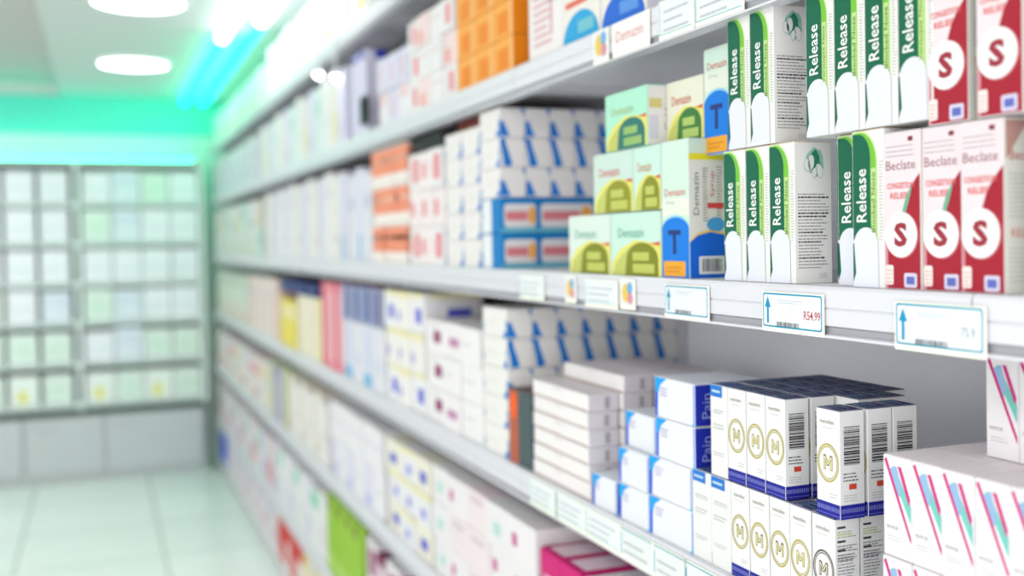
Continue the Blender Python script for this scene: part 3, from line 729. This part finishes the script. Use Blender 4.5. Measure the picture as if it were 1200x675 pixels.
orb = carton('medicine_carton', .098, .045, .0635, OR, or_front, or_end, None, (255, 170, 60), step=.0002)
for i in range(3):
    for t in range(4):
        put(ora, 1.985 - i * .1, .098, XF, .07, 1.6852 + t * .064, 'bright orange carton on the upper shelf, %s row, %s of three from the left' % (rname(t, 4), ORD[i]), 'medicine box', 'orange cartons on the upper shelf')

# ------------------------------------------------------------------ far cartons of the right-hand shelving
def far_front(patches):
    def F_(F):
        for a0, b0, a1, b1, c in patches: F.poly([(F.w * a0, F.h * b0), (F.w * a1, F.h * b0), (F.w * a1, F.h * b1), (F.w * a0, F.h * b1)], c, 1)
    return F_
KN = {'A': 'lotion_carton', 'B': 'remedy_carton', 'C': 'ointment_carton', 'D': 'vitamin_carton', 'E': 'bandage_carton', 'F': 'bandage_carton', 'Z': 'storage_carton'}
def seg(sh, y0, y1, ncol, nrow, top, variants, grp, d=.14, z0=None, x0=XF, name=None):
    name = name or KN[sh]
    z = (SH[sh][0] if sh in SH else .1) + .0002 if z0 is None else z0
    nm = SH[sh][1] if sh in SH else 'lowest deck'
    w_ = (y0 - y1) / ncol - .0015; h_ = (top - z) / nrow - .0004
    hv = lambda i: h_ * ((1, .93, .965, .90)[i % 4] if nrow == 1 and sh != 'C' else 1)      # single-row cartons differ in height
    protos = [carton(name, w_, d, hv(vi), v[1], far_front(v[2]), far_front(v[3] if len(v) > 3 else v[2]), None, None, step=.0003, ch=.001) for vi, v in enumerate(variants)]
    n = 0
    for i in range(ncol):
        for t in range(nrow):
            v = (i * 7 + t * 3 + (i * t) % 2) % len(variants) if len(variants) > 1 else 0
            lb = '%s, %s%s from left, %s' % (variants[v][0], (rname(t, nrow) + ' row, ') if nrow > 1 else '', ORD[i], nm)
            put(protos[v], y0 - i * (y0 - y1) / ncol, w_, x0, d, z + t * (h_ + .0004), lb, 'medicine box', grp, rj(.02), rj(.004))
WH = (244, 243, 244); LV = (226, 226, 244); CR = (240, 232, 222); MN = (214, 238, 228)
seg('B', 2.70, 2.37, 3, 3, 1.628, [('coral and white blurred carton', (250, 240, 234), [(0, .3, 1, .95, (246, 150, 116)), (0, .62, 1, .72, (250, 200, 180))])], 'coral cartons at eye level')
seg('B', 2.355, 2.095, 3, 3, 1.592, [('white carton with red blot', WH, [(.42, .2, .8, .85, (236, 120, 130)), (.05, .3, .25, .7, (248, 214, 216))]), ('pinkish carton with red blot', (250, 238, 238), [(.15, .3, .5, .7, (240, 150, 156))])], 'white cartons with red blots at eye level')
seg('B', 3.10, 2.72, 4, 1, 1.60, [('tall lavender white carton', LV, [(.3, .02, .7, .3, (150, 196, 226))]), ('tall pale grey carton', (226, 228, 236), [(.1, .6, .9, .75, (206, 208, 226))])], 'tall pale cartons at eye level')
seg('B', 4.60, 3.12, 14, 1, 1.615, [('tall off-white carton', (240, 238, 240), [(.05, .7, .95, .8, (226, 222, 230))]), ('tall cream carton', (240, 236, 232), [(.05, .2, .95, .3, (228, 220, 220))]), ('tall lavender carton', (230, 230, 244), [(.1, .1, .3, .9, (214, 214, 234))])], 'tall off-white cartons at eye level')
seg('B', 6.66, 4.78, 14, 2, 1.60, [('white carton far away', (236, 238, 240), [(.1, .1, .9, .3, (190, 200, 210))]), ('mint carton far away', MN, [(.2, .5, .8, .7, (120, 170, 180))]), ('cream carton far away', CR, [(.3, .1, .7, .5, (226, 214, 120))])], 'far cartons at eye level')
seg('A', 2.335, 2.0, 4, 3, 1.89, [('white carton with pink blot', WH, [(.4, .2, .75, .8, (240, 130, 140))]), ('pale pink carton', (250, 226, 226), [(.1, .1, .5, .5, (244, 170, 160))]), ('white carton', WH, [(.1, .6, .9, .7, (236, 220, 220))])], 'pink and white cartons on the upper shelf')
seg('A', 2.62, 2.345, 3, 2, 1.85, [('white carton with pale pink top', (242, 240, 246), [(.1, .6, .9, .95, (246, 214, 214))]), ('lavender carton', LV, [(.3, .2, .6, .8, (230, 200, 216))])], 'pale cartons on the upper shelf')
seg('A', 2.90, 2.75, 2, 1, 1.91, [('lavender carton with blue cap', (224, 222, 244), [(.2, .9, .8, 1, (30, 50, 190))])], 'blue-capped cartons on the upper shelf')
seg('A', 4.75, 2.98, 15, 1, 1.91, [('tall white carton', (240, 242, 244), [(.1, .3, .9, .5, (230, 236, 240))]), ('tall mint carton', (220, 240, 232), [(.2, .6, .8, .8, (170, 226, 206))]), ('tall lavender carton', (228, 226, 248), [(.1, .1, .9, .3, (220, 214, 240))]), ('tall pale cream carton', (238, 236, 226), [(.6, .1, .95, .5, (234, 226, 150))])], 'tall pale cartons on the upper shelf')
seg('A', 6.66, 4.80, 14, 1, 1.90, [('white carton at the far end', (234, 240, 240), [(.1, .1, .5, .4, (150, 190, 210))]), ('lavender carton at the far end', (226, 226, 240), [(.2, .5, .8, .8, (200, 196, 230))])], 'far end cartons on the upper shelf')
K = 0.92
seg('Z', 4.45, 2.7, 12, 1, 2.20, [('bright white carton', (250, 250, 252), [(.1, .3, .9, .4, (236, 238, 242))]), ('white carton with beige panel', (246, 246, 244), [(.1, .1, .6, .6, (214, 210, 202))]), ('white carton with tiny yellow mark', (248, 248, 246), [(.3, .1, .7, .3, (226, 216, 110))])], 'bright cartons on the top shelf')
seg('Z', 6.66, 4.50, 14, 1, 2.17, [('white carton near the ceiling corner', (240, 246, 244), [(.1, .3, .9, .5, (214, 220, 222))]), ('pale mint carton near the ceiling corner', (222, 240, 232), [(.3, .1, .6, .4, (220, 220, 120))])], 'far cartons on the top shelf')
K = 0.78
# below eye level
seg('C', 2.24, 1.875, 3, 3, 1.222, [('white carton with magenta blot', (246, 243, 244), [(.45, .35, .85, .7, (150, 40, 110)), (.2, .8, .7, .87, (226, 220, 224))]), ('white carton with faded magenta blot', (246, 243, 244), [(.3, .35, .85, .6, (204, 140, 184))]), ('plain white carton', (246, 244, 244), [(.1, .5, .6, .6, (232, 228, 230))])], 'white cartons with magenta blots')
seg('C', 2.585, 2.255, 3, 3, 1.275, [('white carton with violet blue blot', (244, 243, 246), [(.4, .25, .8, .62, (90, 96, 216)), (.1, .86, 1, 1, (244, 236, 190))]), ('white carton with yellow top', (246, 244, 240), [(.1, .82, 1, 1, (246, 236, 180)), (.1, .2, .3, .5, (150, 150, 226))])], 'white cartons with violet blots')
seg('C', 3.08, 2.60, 4, 1, 1.17, [('pale blue white carton', (228, 230, 244), [(.1, .02, .9, .22, (120, 190, 232)), (.5, .3, .7, .9, (190, 206, 240))]), ('pale grey white carton', (232, 232, 240), [(.1, .3, .9, .5, (220, 222, 236))])], 'pale blue cartons below eye level')
seg('C', 3.08, 2.62, 4, 1, 1.272, [('violet and blue striped carton', (150, 140, 176), [(0, 0, .3, 1, (140, 176, 224)), (.45, .1, .8, .9, (84, 64, 120)), (.8, 0, 1, 1, (200, 196, 214))])], 'striped violet cartons below eye level', z0=1.1705)
seg('C', 3.30, 2.62, 5, 1, 1.292, [('dark maroon flat carton', (66, 28, 48), [(.1, .3, .4, .7, (90, 50, 70))])], 'maroon flat cartons below the eye-level rail', z0=1.2705 + .002)  # maroon slabs imitate the dark shade under the shelf above
seg('C', 3.42, 3.10, 3, 1, 1.27, [('tall pink red carton', (246, 170, 180), [(.0, .0, .45, 1, (238, 110, 130)), (.55, .1, .95, .9, (250, 226, 232))])], 'tall pink cartons below eye level')
seg('C', 3.86, 3.44, 4, 1, 1.21, [('cream carton with pale pink edge', (244, 240, 226), [(.6, .1, 1, .9, (246, 214, 214))]), ('pale yellow carton', (246, 240, 190), [(.1, .1, .5, .9, (250, 246, 214))])], 'cream cartons below eye level')
seg('C', 4.25, 3.88, 3, 1, 1.18, [('bright yellow carton', (244, 226, 96), [(.1, .6, .9, .9, (250, 240, 190))])], 'yellow cartons below eye level')
seg('C', 4.25, 3.50, 4, 1, 1.255, [('navy blue flat carton', (42, 58, 120), [(.1, .3, .4, .7, (90, 110, 160))])], 'navy cartons on top of the yellow ones', z0=1.2105)
seg('C', 5.20, 4.30, 8, 1, 1.25, [('tall white carton', (238, 234, 240), [(.1, .6, .9, .8, (224, 224, 236))]), ('tall peach carton', (246, 222, 208), [(.2, .1, .6, .9, (244, 200, 180))])], 'peach and white cartons below eye level')
seg('C', 6.66, 5.25, 9, 2, 1.24, [('cream carton far off', (238, 234, 222), [(.2, .1, .7, .4, (226, 130, 120))]), ('pale green carton far off', (222, 236, 222), [(.2, .5, .8, .8, (200, 210, 190))])], 'far cartons below eye level')
# knee level
def md_front(F): F.rect(.5, .5, F.w - .5, F.h - .5, (214, 20, 120), 1); F.lines(14, F.h * .3, F.w - 10, F.h * .7, 3, (250, 190, 222), 2, .5); F.rect(F.w * .2, 8, F.w * .8, F.h * .2, (248, 214, 232), 2)
def md_top(F): F.rect(F.w * .12, F.h * .12, F.w * .86, F.h * .8, (250, 226, 236), 1)
md = carton('sachet_box', .078, .11, .105, (206, 16, 110), md_front, lambda F: F.rect(8, 8, F.w - 8, F.h - 8, (226, 60, 140), 1), md_top, (214, 20, 120), step=.0003)
for i in range(2):
    for t in range(2):
        put(md, 1.602 - i * .0795, .078, XF, .11, .6702 + t * .1055, 'magenta box with white lettering under the rail, %s, %s' % (('left', 'right')[i], ('lower', 'upper')[t]), 'medicine box', 'magenta boxes on the knee-level shelf')
for i in range(3):
    put(md, 1.602 - i * .0795, .078, XF + .115, .11, .6702 + .1055, 'magenta box deep under the rail behind the front ones, %s from left' % ORD[i], 'medicine box', 'magenta boxes on the knee-level shelf')
    put(md, 1.602 - i * .0795, .078, XF + .115, .11, .6702, 'magenta box at the bottom deep under the rail, %s from left' % ORD[i], 'medicine box', 'magenta boxes on the knee-level shelf')
seg('D', 1.44, 1.04, 4, 2, .878, [('white carton with lilac top edge', (246, 242, 246), [(.05, .8, .4, .95, (190, 170, 220))])], 'white cartons at knee level near', d=.10)
seg('D', 2.21, 1.615, 5, 3, .905, [('white carton with mint print', (242, 240, 242), [(.3, .3, .6, .6, (190, 226, 220))]), ('white carton with pink dot', (244, 240, 242), [(.1, .35, .3, .65, (206, 110, 160))]), ('pale pink carton', (246, 232, 236), [(.2, .7, .8, .85, (224, 206, 214))])], 'white cartons at knee level')
seg('D', 2.60, 2.23, 3, 3, .90, [('cream carton with violet blot', (246, 243, 226), [(.3, .25, .75, .6, (86, 92, 210))]), ('white carton with yellow top', (242, 241, 246), [(.0, .8, 1, 1, (246, 240, 190)), (.4, .2, .7, .5, (150, 150, 230))])], 'cream cartons at knee level')
seg('D', 3.30, 2.64, 6, 2, .90, [('lavender white carton', (232, 230, 246), [(.2, .1, .8, .3, (190, 190, 240))]), ('white carton', (244, 242, 246), [(.2, .5, .8, .6, (226, 222, 236))])], 'lavender cartons at knee level')
seg('D', 4.10, 3.34, 6, 1, .89, [('cream tall carton', (242, 236, 222), [(.1, .1, .9, .2, (220, 206, 190))]), ('white tall carton', (242, 240, 240), [(.1, .4, .9, .5, (224, 220, 224))])], 'tall cream cartons at knee level')
seg('D', 4.55, 4.14, 3, 1, .90, [('brown-edged green carton', (214, 226, 190), [(.7, 0, 1, 1, (190, 150, 110))]), ('violet carton', (170, 160, 216), [(.2, .1, .7, .8, (200, 196, 232))])], 'green and violet cartons at knee level')
seg('D', 6.66, 4.6, 13, 2, .88, [('pale cream carton far off', (238, 232, 226), [(.2, .2, .6, .7, (244, 226, 150))]), ('pale pink carton far off', (242, 222, 226), [(.2, .2, .8, .5, (224, 70, 110))]), ('white carton far off', (238, 238, 240), [(.2, .5, .8, .7, (190, 200, 220))])], 'far cartons at knee level')
# second lowest
seg('E', 2.86, 1.9, 8, 1, .58, [('white low carton', (238, 234, 240), [(.2, .6, .8, .9, (170, 90, 130))]), ('plum carton', (140, 50, 90), [(.1, .5, .9, .9, (230, 210, 220))])], 'white and plum cartons near the floor')
seg('E', 3.38, 2.89, 4, 1, .59, [('lime green carton', (158, 206, 50), [(.1, .05, .9, .25, (190, 226, 110)), (.1, .8, .5, .95, (120, 110, 40))])], 'lime green cartons near the floor')
seg('E', 4.50, 3.42, 9, 1, .57, [('white carton with lavender print', (238, 236, 246), [(.2, .1, .8, .4, (206, 206, 240))]), ('white carton with mint edge', (240, 242, 240), [(.0, .7, 1, .95, (150, 220, 196))]), ('white plain carton', (244, 242, 244), [(.2, .2, .7, .5, (230, 226, 232))])], 'white cartons near the floor')
seg('E', 6.66, 4.55, 13, 1, .56, [('pale pink carton low down', (242, 226, 230), [(.2, .1, .8, .5, (232, 120, 140))]), ('white carton low down', (238, 240, 240), [(.2, .5, .8, .9, (130, 200, 180))]), ('lilac carton low down', (224, 218, 236), [(.2, .2, .8, .4, (190, 180, 220))])], 'far cartons near the floor')
# lowest deck
seg('F', 3.85, 2.9, 8, 1, .285, [('pale yellow carton', (246, 226, 150), [(.2, .3, .8, .7, (250, 240, 200))]), ('white carton', (240, 238, 240), [(.2, .5, .8, .9, (226, 220, 226))])], 'yellow cartons on the lowest deck')
seg('F', 4.40, 3.88, 4, 1, .285, [('bright red carton', (226, 40, 44), [(.2, .1, .8, .25, (244, 150, 140))]), ('white carton with red top', (244, 238, 238), [(0, .6, 1, 1, (230, 60, 60))])], 'red cartons on the lowest deck')
seg('F', 6.25, 4.45, 12, 1, .28, [('white lilac carton', (234, 230, 240), [(.2, .5, .8, .9, (206, 200, 230))]), ('white pink carton', (244, 232, 236), [(.2, .2, .8, .5, (238, 190, 200))])], 'pale cartons on the lowest deck')
seg('F', 6.62, 6.30, 2, 1, .27, [('bright blue carton', (20, 90, 236), [(.3, .1, .7, .2, (90, 140, 236))])], 'blue cartons on the lowest deck')
# added glowing stand-ins for two blurred highlights at the top rail
for y, zc, lb in ((3.05, 1.885, 'added glowing highlight stand-in hanging lowest from the top rail'), (3.30, 1.93, 'added glowing highlight stand-in on the top rail, farther one')):
    o = bpy.data.objects.new('highlight_spot', None); C.objects.link(o); tag(o, lb, 'highlight stand-in', 'highlight stand-ins on the top rail')
    q = MB(); q.box(D - .0085, y - .006, zc + .012, D - .0045, y + .006, 1.985, mat((220, 220, 222), .3), .001); q.build('arm', o)
    q = MB(); q.cyl(D - .0065, y, zc - .004, zc + .012, .017, .010, mat((235, 235, 235), .3), 20); q.build('spot_cap', o)
    q = MB(); q.cyl(D - .0065, y, zc - .016, zc - .0042, .008, .014, mat((255, 255, 255), .4, emit=14), 20); q.build('spot_glow', o)
# black clip on the upper rail
m = MB(); m.box(-.012, -.03, 0, 0, .03, .075, mat((18, 22, 24), .4), .003); m.box(-.016, -.012, .03, -.012, .012, .06, mat((40, 46, 48), .3), .001)
o = m.build('shelf_clip'); o.location = (D - .004, 2.69, 1.70)
tag(o, 'small black clip standing up from the upper rail between pale cartons', 'clip')

K = 1.0
# ------------------------------------------------------------------ cross shelving at the far end of the aisle
X0, X1, YF = -2.6, .60, 6.74
bm_ = mat((214, 224, 220), .45)
m = MB(); m.box(X0, YF + .29, .431, X1, YF + .31, 1.92, mat((206, 214, 212), .5)); m.box(X0, YF, 1.89, X1, YF + .29, 1.92, bm_, .002)
cs = m.build('cross_shelving_frame'); tag(cs, 'pale cross shelving closing the far end of the aisle', 'shelving')
for k, x in enumerate((-2.6, -1.85, -1.1, -.13, .585)):
    q = MB(); q.box(x, YF - .004, .431, x + .03, YF + .29, 1.895, mat((226, 232, 232), .45), .002); q.build('side_panel', cs)
zs = (.47, .715, .955, 1.19, 1.43, 1.665)
for z in zs:
    q = MB(); q.box(X0 + .03, YF + .002, z - .03, X1 - .015, YF + .289, z, mat((200, 208, 208), .4)); q.build('shelf_board', cs)
m = MB(); m.box(X0, YF + .02, 0, X1, YF + .285, .395, mat((196, 198, 200), .5), .003)
base = m.build('base_cabinet'); tag(base, 'grey base cabinet under the far cross shelving', 'cabinet')
q = MB(); q.box(X0, YF + .006, .3955, X1, YF + .285, .4305, mat((70, 84, 82), .5), .002); q.build('dark_gap_strip', base)  # dark strip stands in for the dark gap between shelf and cabinet
for x in (-2.58, -1.86, -1.14, -.42, .02):
    q = MB(); wd = {-.42: .43, .02: .56}.get(x, .7); q.box(x, YF + .002, .05, x + wd, YF + .0195, .39, mat((198, 200, 204), .5), .003)
    dd = q.build('door', base); q = MB(); q.box(x + .04, YF - .012, .33, x + .16, YF + .001, .342, mat((200, 200, 202), .3, metal=.8), .002); q.build('handle', dd)
cv = [('white', (240, 238, 246), [(.1, .3, .9, .5, (230, 232, 240))]), ('pale green', (226, 236, 230), [(.2, .2, .8, .7, (214, 232, 220))]),
      ('pale blue', (226, 230, 242), [(.1, .5, .9, .8, (216, 222, 238))]), ('yellow-marked', (236, 240, 236), [(.3, .1, .6, .5, (232, 224, 120))])]
rr = random.Random(4)
for r, z in enumerate(zs):
    hh = .19 if r < 5 else .19
    prot = []
    for nmv, bc, pt in cv:
        p = carton('storage_carton', .170, .164, hh + rr.uniform(-.015, .005), bc, None, far_front(pt), None, None, step=.0005, ch=.001); prot.append(p)
    slots = []
    for xa, xb in ((-1.07, -.13), (-.10, .585)):
        n = int((xb - xa - .02) / .16); slots += [xa + .012 + i * ((xb - xa - .02) / n) for i in range(n)]
    cnt = 0
    for i, x in enumerate(slots):
        v = rr.choice((0, 0, 1, 2)) if r else (3 if i % 2 else 1)
        p = prot[v]
        if p.name in _used: o = p.copy(); C.objects.link(o)
        else: o = p; _used.add(p.name)
        o.location = (x + .084, YF + .088 + rr.uniform(0, .02), z + .0005); o.scale[0] = .97
        tag(o, '%s carton on the far cross shelving, %s shelf up, %s from the left' % (cv[v][0], ORD[r], ORD[i]), 'storage box', 'cartons on the cross shelving')
    for v, p in enumerate(prot):
        if p.name not in _used: bpy.data.objects.remove(p)
# teal glow on the wall above the cross shelving: LED strip lying on top of the unit and teal painted into the wall band
def wall_strip(name, z, y, e, label):
    h = MB(); h.box(X0, y - .02, z, .58, y + .02, z + .012, mat((225, 235, 232), .4)); o = bpy.data.objects.new('strip_light', None); C.objects.link(o); h.build('housing', o); tag(o, label, 'strip light', 'strip lights on the cross wall')
    q = MB(); q.box(X0 + .01, y - .012, z + (.0125 if z < 2.1 else -.01), .57, y + .012, z + (.02 if z < 2.1 else -.0005), mat(TEAL, .4, emit=e)); q.build('light_tube', o)
wall_strip('a', 1.9205, 6.93, 12, 'teal strip light lying on top of the cross shelving')

# prototypes that no place used
for o in [o for o in C.objects if o.parent is None and 'carton' in o.name and 'label' not in o]:
    for ch in list(o.children): bpy.data.objects.remove(ch)
    bpy.data.objects.remove(o)
